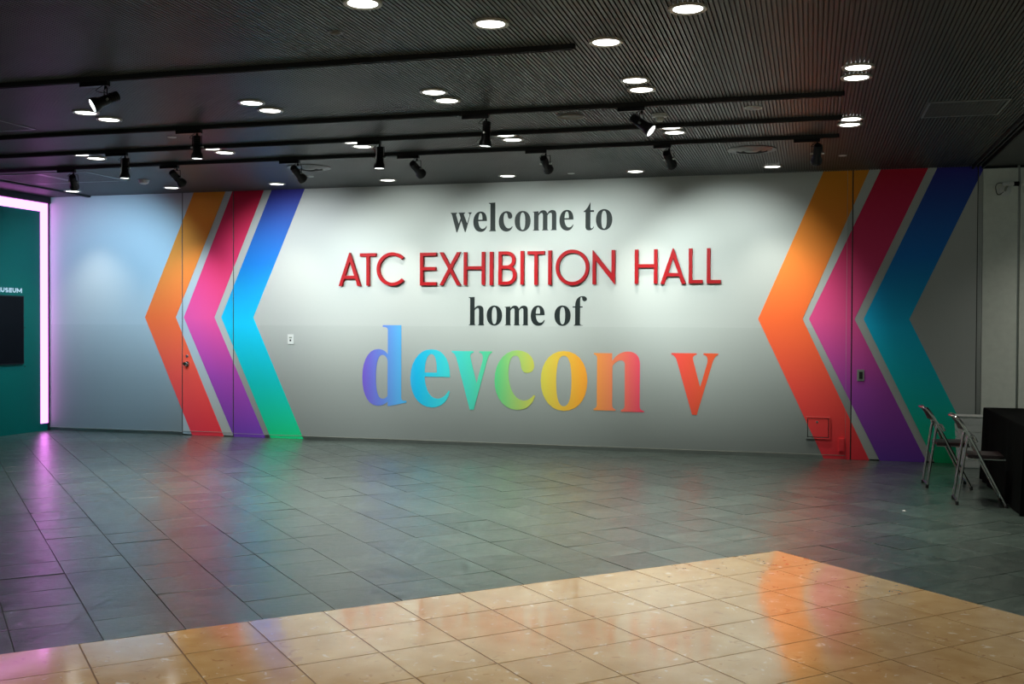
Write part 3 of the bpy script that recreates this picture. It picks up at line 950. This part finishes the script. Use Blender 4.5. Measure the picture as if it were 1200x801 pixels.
def red_outline(g, a, b, c, d):
    """outline loops (outer, holes...) of a geometric sans capital in the box x a..b, z c..d"""
    w = W_
    if g == 'I':
        return [rect(a, b, c, d)]
    if g == 'T':
        m = (a + b) / 2
        return [[(a, d), (a, d - w), (m - w / 2, d - w), (m - w / 2, c), (m + w / 2, c), (m + w / 2, d - w), (b, d - w), (b, d)]]
    if g == 'L':
        return [[(a, d), (a, c), (b, c), (b, c + w), (a + w, c + w), (a + w, d)]]
    if g == 'E':
        m = (c + d) / 2 + 0.005
        return [[(a, d), (a, c), (b, c), (b, c + w), (a + w, c + w), (a + w, m - w / 2), (b - 0.01, m - w / 2), (b - 0.01, m + w / 2), (a + w, m + w / 2), (a + w, d - w), (b, d - w), (b, d)]]
    if g == 'H':
        m = (c + d) / 2 + 0.008
        return [[(a, d), (a, c), (a + w, c), (a + w, m - w / 2), (b - w, m - w / 2), (b - w, c), (b, c), (b, d), (b - w, d), (b - w, m + w / 2), (a + w, m + w / 2), (a + w, d)]]
    if g == 'A':
        m = (a + b) / 2
        k = w * 1.08
        hz = c + 0.26 * (d - c)
        h = d - c
        s = (m - 0.005 - a) / h                       # slope of the outer side
        def xo(z): return a + s * (z - c)             # outer left
        def xi(z): return xo(z) + k                   # inner left
        zt = c + (m - a - k) / s                      # inner apex
        z0, z1 = hz - w / 2, hz + w / 2
        mir = lambda x: 2 * m - x
        outer = [(a, c), (xi(c), c), (xi(z0), z0), (mir(xi(z0)), z0), (mir(xi(c)), c), (mir(a), c), (m + 0.005, d), (m - 0.005, d)]
        hole = [(xi(z1), z1), (mir(xi(z1)), z1), (m, zt)]
        return [outer, hole]
    if g == 'X':
        k = w * 1.16
        m, n = (a + b) / 2, (c + d) / 2
        f = (k / 2) / ((b - a - k) / (d - c))
        return [[(a, d), (m - k / 2, n), (a, c), (a + k, c), (m, n - f), (b - k, c), (b, c), (m + k / 2, n), (b, d), (b - k, d), (m, n + f), (a + k, d)]]
    if g == 'N':
        s = (b - a - w * 0.2) / (d - c)
        dz = w * 1.25 / s
        return [[(a, c), (a + w, c), (a + w, d - dz - w / s * 0.72), (b - 0.004, c), (b, c), (b, d), (b - w, d), (b - w, c + dz + w / s * 0.72), (a + 0.004, d), (a, d)]]
    if g == 'O':
        o, q = ring_arc((a + b) / 2, (c + d) / 2, (b - a) / 2, (d - c) / 2, 0, 2 * PI, w, 56)
        return [o[:-1], q[:-1]]
    if g == 'C':
        rx, rz = (d - c) / 2, (d - c) / 2
        o, q = ring_arc(a + rx, (c + d) / 2, rx, rz, math.radians(44), math.radians(316), w, 44)
        return [o + q[::-1]]
    if g == 'B':
        zm = c + 0.53 * (d - c)
        ru, rl = (d - zm) / 2 + w / 4, (zm - c) / 2 + w / 4
        xu, xl = b - 0.014 - ru, b - rl
        cu, cl_ = d - ru, c + rl
        out = [(a, c)] + arc((xl, cl_), rl, -PI / 2, PI * 0.27, 14) + arc((xu, cu), ru, -PI * 0.27, PI / 2, 14) + [(a, d)]
        h1 = [(a + w, zm + w / 2)] + arc((xu, (zm + w / 2 + d - w) / 2), (d - w - zm - w / 2) / 2, -PI / 2, PI / 2, 14) + [(a + w, d - w)]
        h2 = [(a + w, c + w)] + arc((xl, (c + w + zm - w / 2) / 2), (zm - w / 2 - c - w) / 2, -PI / 2, PI / 2, 14) + [(a + w, zm - w / 2)]
        return [out, h1, h2]

RED = [('A', -5.858, -5.553, 1.998, 2.425), ('T', -5.564, -5.343, 2.0, 2.414), ('C', -5.332, -4.962, 1.995, 2.421), ('E', -4.744, -4.525, 1.999, 2.41), ('X', -4.484, -4.206, 1.999, 2.412), ('H', -4.165, -3.889, 2.0, 2.41), ('I', -3.826, -3.784, 1.998, 2.409), ('B', -3.713, -3.484, 2.0, 2.411), ('I', -3.432, -3.390, 2.001, 2.414), ('T', -3.343, -3.13, 1.998, 2.409), ('I', -3.083, -3.041, 1.999, 2.414), ('O', -2.989, -2.575, 1.990, 2.421), ('N', -2.534, -2.261, 2.0, 2.409), ('H', -2.022, -1.753, 2.003, 2.41), ('A', -1.716, -1.42, 1.999, 2.417), ('L', -1.385, -1.222, 2.004, 2.413), ('L', -1.176, -1.013, 2.002, 2.413)]
sign = empty('wall_sign', (-3.43, D, 2.0), 'raised red capital letters forming the second line on the mural', 'sign')
for g, a, b, c, d in RED:
    mb = MB()
    extrude_loops(mb, red_outline(g, a, b, c, d), lambda u, v, t: (u + 3.43, t, v - 2.0), -0.046, -0.0005)
    mb.build('letter', M['red_letter'], sign)

# ------------------------------------------------------------------ green wall: screen and the word above it
scr = empty('wall_screen', (GX, 11.6, 1.41), 'black flat screen on the green wall, at the left edge of the picture', 'screen')
MB().rbox(0.0, 0.030, -0.42, 0.465, -0.462, 0.462, 0.004).build('screen_frame', M['black'], scr)
MB().rbox(0.029, 0.032, -0.405, 0.450, -0.447, 0.447, 0.001).build('screen_glass', M['black_gloss'], scr)
for z in (1.447, 0.912, 1.985):
    pass
def strokes_letter(g, y0, y1, z0, z1, w):
    """white sans capitals as joined strokes in the wall plane (y, z)"""
    m = (y0 + y1) / 2
    h = z1 - z0
    if g == 'M':
        return [[(y0, z0), (y0 + w, z0), (y0 + w, z1 - w * 1.6), (m, z0 + h * 0.15), (y1 - w, z1 - w * 1.6), (y1 - w, z0), (y1, z0), (y1, z1), (y1 - w, z1), (m, z0 + h * 0.42), (y0 + w, z1), (y0, z1)]]
    if g == 'U':
        r = (y1 - y0) / 2
        o = [(y0, z1)] + arc((m, z0 + r), r, PI, 2 * PI, 10) + [(y1, z1), (y1 - w, z1)] + arc((m, z0 + r), r - w, 2 * PI, PI, 10) + [(y0 + w, z1)]
        return [o]
    if g == 'E':
        zm = (z0 + z1) / 2
        return [[(y0, z1), (y0, z0), (y1, z0), (y1, z0 + w), (y0 + w, z0 + w), (y0 + w, zm - w / 2), (y1 - 0.003, zm - w / 2), (y1 - 0.003, zm + w / 2), (y0 + w, zm + w / 2), (y0 + w, z1 - w), (y1, z1 - w), (y1, z1)]]
    if g == 'S':
        r = (y1 - y0) / 2
        ru = h / 4 + w / 4
        cu, cl_ = z1 - ru, z0 + ru
        o1 = [(m + r * math.cos(t), cu + ru * math.sin(t)) for t in [math.radians(a) for a in range(40, 271, 15)]]
        o2 = [(m + (r - w) * math.cos(t), cl_ + (ru - w) * math.sin(t)) for t in [math.radians(a) for a in range(90, -141, -15)]]
        i1 = [(m + r * math.cos(t), cl_ + ru * math.sin(t)) for t in [math.radians(a) for a in range(-140, 91, 15)]]
        i2 = [(m + (r - w) * math.cos(t), cu + (ru - w) * math.sin(t)) for t in [math.radians(a) for a in range(270, 39, -15)]]
        return [o1 + o2 + i1 + i2]
ws = empty('wall_lettering', (GX, 11.8, 1.912), 'small white capital letters on the green wall above the black screen', 'wall lettering')
yy = 11.560
for g, wd in (('M', 0.108), ('U', 0.080), ('S', 0.072), ('E', 0.066), ('U', 0.080), ('M', 0.108)):
    mb = MB()
    extrude_loops(mb, strokes_letter(g, yy, yy + wd - 0.012, 1.910, 1.972, 0.017), lambda u, v, t: (t, u - 11.8, v - 1.912), 0.0, 0.004)
    mb.build('letter', M['white_paint'], ws)
    yy += wd * 0.985
for z in (1.440, 0.912):
    tag(MB().lathe([(0.0, 0.0), (0.009, 0.0), (0.007, 0.004), (0.0, 0.005)], 12, Matrix.Translation((GX, 12.112, z)) @ Matrix.Rotation(PI / 2, 4, 'Y')).build('wall_bolt', M['dark_hole'], None),
        'tiny dark bolt on the green wall beside the screen, %s one' % ('upper' if z > 1 else 'lower'), 'bolt')

# ------------------------------------------------------------------ small wall fittings
def plate(name, x0, x1, z0, z1, m, label, cat, keys, yb=D):
    root = empty(name, ((x0 + x1) / 2, yb, (z0 + z1) / 2), label, cat)
    hx, hz = (x1 - x0) / 2, (z1 - z0) / 2
    MB().rbox(-hx, hx, -0.012, 0.0, -hz, hz, 0.003).build('cover_plate', m, root)
    for nm, a, b, c, d, mm in keys:
        MB().rbox(a, b, -0.016, -0.011, c, d, 0.0012).build(nm, mm, root)
    return root
plate('wall_switch', -6.600, -6.516, 1.243, 1.371, M['plate'], 'pale switch plate on the mural right of the left blue stripe', 'switch',
      [('label_strip', -0.020, 0.020, 0.012, 0.030, M['plate_grey']), ('key_hole', -0.012, 0.010, -0.028, -0.002, M['dark_hole'])])
plate('wall_switch', 0.507, 0.583, 0.893, 1.020, M['plate_grey'], 'grey-green switch plate on the purple stripe at the right', 'switch',
      [('rocker', -0.016, 0.022, -0.040, 0.040, M['dark_hole'])], D - 0.003)

ht = empty('wall_hatch', ((HATCH[0] + HATCH[1]) / 2, D - 0.003, (HATCH[2] + HATCH[3]) / 2), 'small square hatch door on the wall, painted over by the red stripe', 'hatch')
def rel_build(mb, nm, m, root):
    r = root.location
    mb.v = [(x - r.x, y - r.y, z - r.z) for x, y, z in mb.v]
    return mb.build(nm, m, root)
hx0, hx1, hz0, hz1 = HATCH
fr = MB()
fw = 0.016
for a in ((hx0, hx1, hz0, hz0 + fw), (hx0, hx1, hz1 - fw, hz1), (hx0, hx0 + fw, hz0 + fw, hz1 - fw), (hx1 - fw, hx1, hz0 + fw, hz1 - fw)):
    fr.box(a[0], a[1], D - 0.020, D, a[2], a[3])
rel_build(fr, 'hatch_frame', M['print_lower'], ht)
rel_build(MB().box(hx0 + 0.004, hx1 - 0.004, D - 0.008, D - 0.001, hz0 + 0.004, hz1 - 0.004), 'hatch_gap_shade', M['dark_hole'], ht)  # black backing plate stands in for the shadow line around the hatch door
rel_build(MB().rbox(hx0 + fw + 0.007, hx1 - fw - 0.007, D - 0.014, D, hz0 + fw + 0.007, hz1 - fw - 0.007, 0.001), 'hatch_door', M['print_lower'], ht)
low = chevron_polys(-0.588, 0.496, 0.712, 0.740)[1]
def in_rect(p, x0, x1, z0, z1):
    return clip(clip(clip(clip(p, -1, 0, -x0), 1, 0, x1), 0, -1, -z0), 0, 1, z1)
pp = MB()
for a in ((hx0, hx1, hz0, hz0 + fw), (hx0, hx1, hz1 - fw, hz1), (hx0, hx0 + fw, hz0 + fw, hz1 - fw), (hx1 - fw, hx1, hz0 + fw, hz1 - fw)):
    q = in_rect(low, *a)
    if len(q) > 2:
        slab(pp, q, D - 0.0212, 0.0025)
q = in_rect(low, hx0 + fw + 0.008, hx1 - fw - 0.008, hz0 + fw + 0.008, hz1 - fw - 0.008)
slab(pp, q, D - 0.0152, 0.0025)
rel_build(pp, 'red_print', M['orange'], ht)
rel_build(MB().lathe([(0.0, 0.0), (0.014, 0.0), (0.012, 0.006), (0.0, 0.008)], 16, Matrix.Translation((0.078, D - 0.014, 0.417)) @ Matrix.Rotation(PI / 2, 4, 'X')), 'hatch_lock', M['chrome'], ht)

bx = empty('junction_box', ((BOX[0] + BOX[1]) / 2, D - 0.003, (BOX[2] + BOX[3]) / 2), 'small upright red box low on the wall beside the hatch', 'box')
rel_build(MB().rbox(BOX[0], BOX[1], D - 0.030, D - 0.002, BOX[2], BOX[3], 0.004), 'box_cover', M['orange'], bx)
rel_build(MB().rbox(BOX[0] + 0.008, BOX[1] - 0.008, D - 0.033, D - 0.029, BOX[2] + 0.01, BOX[3] - 0.01, 0.001), 'box_lid', M['orange'], bx)

# security camera with a loop of cable, high on the pale wall at the right
sc = empty('security_camera', (2.006, D - 0.012, 3.01), 'small camera with a black lens and looping cable on the pale wall', 'camera')
MB().lathe([(0.0, 0.0), (0.062, 0.0), (0.060, 0.012), (0.040, 0.020), (0.0, 0.022)], 28, Matrix.Translation((0.012, 0, -0.02)) @ Matrix.Rotation(PI / 2, 4, 'X')).build('base_disc', M['plate'], sc, smooth=True)
MB().tube([(0.012, -0.02, -0.02), (0.012, -0.07, 0.0), (0.03, -0.085, 0.035)], 0.011, 12).build('arm', M['plate_grey'], sc, smooth=True)
MB().rbox(-0.030, 0.085, -0.125, -0.070, 0.022, 0.060, 0.010).build('housing', M['plate'], sc)
MB().lathe([(0.0, 0.0), (0.024, 0.0), (0.026, 0.055), (0.018, 0.060), (0.0, 0.058)], 20, Matrix.Translation((0.080, -0.098, 0.040)) @ Matrix.Rotation(PI / 2, 4, 'Y') ).build('lens', M['black_gloss'], sc, smooth=True)
MB().tube(bez([(-0.025, -0.10, 0.052), (-0.070, -0.085, 0.052), (-0.088, -0.05, 0.02), (-0.070, -0.02, -0.05), (-0.040, -0.012, -0.062), (-0.005, -0.02, -0.035)], 8), 0.0045, 8).build('cable', M['rubber'], sc, smooth=True)

# ------------------------------------------------------------------ covered table
TX0, TX1, TY0, TY1, TZ = 1.650, 2.36, 9.235, 11.335, 0.712
tb = empty('table', ((TX0 + TX1) / 2, (TY0 + TY1) / 2, 0), 'long table draped to the floor in black cloth, at the right edge', 'table')
hx, hy = (TX1 - TX0) / 2, (TY1 - TY0) / 2
MB().rbox(-hx + 0.012, hx - 0.012, -hy + 0.012, hy - 0.012, TZ - 0.03, TZ - 0.006, 0.003).build('tabletop', M['plate_grey'], tb)
for sx in (-1, 1):
    for sy in (-1, 1):
        MB().tube([(sx * (hx - 0.08), sy * (hy - 0.12), 0.0), (sx * (hx - 0.08), sy * (hy - 0.12), TZ - 0.03)], 0.014, 10).build('leg', M['steel'], tb, smooth=True)
cl = MB()
ring = []
nside = 26
def side_pts(p, q, n):
    return [(p[0] + (q[0] - p[0]) * i / n, p[1] + (q[1] - p[1]) * i / n) for i in range(n)]
per = side_pts((-hx, -hy), (hx, -hy), 14) + side_pts((hx, -hy), (hx, hy), 34) + side_pts((hx, hy), (-hx, hy), 14) + side_pts((-hx, hy), (-hx, -hy), 34)
N = len(per)
levels = [(TZ, -0.010), (TZ + 0.001, -0.004), (TZ - 0.004, 0.0), (TZ - 0.02, 0.002), (0.55, 0.006), (0.38, 0.011), (0.2, 0.017), (0.07, 0.023), (0.006, 0.026)]
vs = []
for li, (z, out) in enumerate(levels):
    k = max(0.0, (TZ - z) / TZ)
    for i, (x, y) in enumerate(per):
        nx = (-1 if x <= -hx + 1e-6 else 1 if x >= hx - 1e-6 else 0)
        ny = (-1 if y <= -hy + 1e-6 else 1 if y >= hy - 1e-6 else 0)
        wav = 0.010 * k * math.sin(i * 0.9 + 1.3 * math.sin(i * 0.37)) if li > 2 else 0
        corner = 0.012 * k if nx and ny else 0
        e = out + wav + corner
        vs.append((x + nx * e, y + ny * e, z))
fs = []
for li in range(len(levels) - 1):
    for i in range(N):
        j = (i + 1) % N
        fs.append((li * N + i, li * N + j, (li + 1) * N + j, (li + 1) * N + i))
fs.append(tuple(range(N)))
cl.add(vs, fs)
cl.build('tablecloth', M['cloth'], tb, smooth=True)

# ------------------------------------------------------------------ folding chairs
def folding_chair(x, y, rz, label):
    """origin on the floor at the middle of the rear feet line; faces +x"""
    root = empty('folding_chair', (x, y, 0), label, 'chair', 'folding chairs beside the black table', rz)
    hw = 0.185
    r = 0.0120
    # long tubes: front foot up to the backrest, both sides in one hoop
    left = bez([(0.382, -hw, 0.016), (0.238, -hw, 0.300), (0.092, -hw, 0.585), (0.030, -hw, 0.690), (-0.008, -hw + 0.012, 0.738)], 6)
    hoop = bez([(-0.008, -hw + 0.012, 0.738), (-0.030, -hw + 0.05, 0.750), (-0.052, 0, 0.752), (-0.030, hw - 0.05, 0.750), (-0.008, hw - 0.012, 0.738)], 6)
    right = [Vector((p.x, -p.y, p.z)) for p in reversed(left)]
    MB().tube(left + hoop[1:-1] + right, r, 12).build('front_frame', M['chrome'], root, smooth=True)
    # rear legs: inverted, rounded at the top, joined by a floor bar
    def rear(s):
        return bez([(0.150, s * (hw - 0.020), 0.535), (0.125, s * (hw - 0.022), 0.585), (0.098, s * (hw - 0.022), 0.592), (0.078, s * (hw - 0.022), 0.560), (0.040, s * (hw - 0.022), 0.300), (0.004, s * (hw - 0.022), 0.030)], 6)
    MB().tube(rear(-1), r * 0.98, 12).build('rear_leg', M['chrome'], root, smooth=True)
    MB().tube(rear(1), r * 0.98, 12).build('rear_leg', M['chrome'], root, smooth=True)
    MB().tube([(0.004, -hw + 0.026, 0.034), (0.004, hw - 0.026, 0.034)], r * 0.8, 10).build('rear_crossbar', M['chrome'], root, smooth=True)
    MB().tube([(0.355, -hw + 0.002, 0.068), (0.355, hw - 0.002, 0.068)], r * 0.8, 10).build('front_crossbar', M['chrome'], root, smooth=True)
    for px, py in ((0.382, -hw), (0.382, hw), (0.002, -hw + 0.022), (0.002, hw - 0.022)):
        MB().lathe([(0.0, 0.0), (0.013, 0.0), (0.0145, 0.006), (0.0140, 0.032), (0.0, 0.034)], 14, Matrix.Translation((px, py, 0))).build('foot', M['rubber'], root, smooth=True)
    # seat: padded board in a steel pan
    MB().rbox(0.080, 0.360, -hw + 0.014, hw - 0.014, 0.404, 0.432, 0.012).build('seat', M['seat'], root, smooth=True)
    sp = MB()
    for s in (-1, 1):
        sp.tube([(0.082, s * (hw - 0.012), 0.398), (0.365, s * (hw - 0.012), 0.398)], 0.008, 10)
    sp.tube([(0.365, -hw + 0.012, 0.398), (0.365, hw - 0.012, 0.398)], 0.008, 10)
    sp.build('seat_frame', M['chrome'], root, smooth=True)
    # backrest: curved shell between the tubes
    nb, nh = 12, 8
    vs, fs = [], []
    for face in (0, 1):
        for i in range(nh + 1):
            t = i / nh
            z = 0.640 + t * 0.112
            xc = 0.062 - 0.072 * t + 0.010 * math.sin(PI * t)
            for j in range(nb + 1):
                s = -1 + 2 * j / nb
                yv = s * (hw - 0.004)
                xv = xc - 0.046 * (1 - s * s) + (0.016 if face else 0) * (1 - 0.6 * abs(s) ** 4)
                vs.append((xv, yv, z + (0.004 if face else 0)))
    q = (nh + 1) * (nb + 1)
    for face in (0, 1):
        for i in range(nh):
            for j in range(nb):
                a = face * q + i * (nb + 1) + j
                fs.append((a, a + 1, a + nb + 2, a + nb + 1) if face else (a, a + nb + 1, a + nb + 2, a + 1))
    rim = [i for i in range(nb + 1)] + [i * (nb + 1) + nb for i in range(1, nh + 1)] + [nh * (nb + 1) + nb - j for j in range(1, nb + 1)] + [(nh - i) * (nb + 1) for i in range(1, nh)]
    for i in range(len(rim)):
        a, b = rim[i], rim[(i + 1) % len(rim)]
        fs.append((a, b, b + q, a + q))
    MB().add(vs, fs).build('backrest', M['seat'], root, smooth=True)
    for s in (-1, 1):
        MB().tube([(0.093, s * (hw - 0.030), 0.588), (0.093, s * (hw + 0.012), 0.588)], 0.007, 10).build('hinge', M['steel'], root, smooth=True)
    return root
folding_chair(1.055, 10.735, 0.02, 'chrome folding chair farther from the viewer, in front of the green stripe')
folding_chair(1.206, 9.785, -0.03, 'chrome folding chair nearer to the viewer, pushed against the black table')

# ------------------------------------------------------------------ slatted bin between wall and table
bn = empty('waste_bin', (1.655, 12.30, 0), 'tall pale tapered bin with horizontal ribs, behind the table', 'bin')
def square_ring(mb, z0, z1, w0, w1, d0, d1):
    v = [(-w0, -d0, z0), (w0, -d0, z0), (w0, d0, z0), (-w0, d0, z0), (-w1, -d1, z1), (w1, -d1, z1), (w1, d1, z1), (-w1, d1, z1)]
    mb.add(v, [(0, 1, 5, 4), (1, 2, 6, 5), (2, 3, 7, 6), (3, 0, 4, 7), (0, 3, 2, 1), (4, 5, 6, 7)])
    return mb
def wz(z): return 0.108 + 0.030 * z / 0.56
square_ring(MB(), 0.0, 0.545, wz(0) - 0.010, wz(0.545) - 0.010, wz(0) - 0.010, wz(0.545) - 0.010).build('body', M['bin'], bn)
for k in range(7):
    z0 = 0.010 + k * 0.0765
    z1 = z0 + 0.066
    square_ring(MB(), z0, z1, wz(z0) + 0.001, wz(z1) + 0.003, wz(z0) + 0.001, wz(z1) + 0.003).build('band', M['bin'], bn)
MB().rbox(-0.143, 0.143, -0.143, 0.143, 0.548, 0.558, 0.004).build('rim', M['plate'], bn)

# ------------------------------------------------------------------ scrap of paper on the slate
tag(MB().add([(-0.022, -0.008, 0.001), (0.018, -0.014, 0.001), (0.026, 0.010, 0.003), (0.0, 0.016, 0.010), (-0.020, 0.010, 0.004)] + [(-0.022, -0.008, 0.0), (0.018, -0.014, 0.0), (0.026, 0.010, 0.0), (0.0, 0.016, 0.001), (-0.020, 0.010, 0.0)],
             [(0, 1, 2, 3, 4), (9, 8, 7, 6, 5), (0, 5, 6, 1), (1, 6, 7, 2), (2, 7, 8, 3), (3, 8, 9, 4), (4, 9, 5, 0)]).build('paper_scrap', M['paper'], None, origin=(0, 0, 0)),
    'tiny white scrap of paper on the slate floor, before the chairs', 'paper scrap').location = (0.748, 9.19, 0.0)
bpy.data.objects['paper_scrap'].scale = (0.6, 0.6, 0.6)
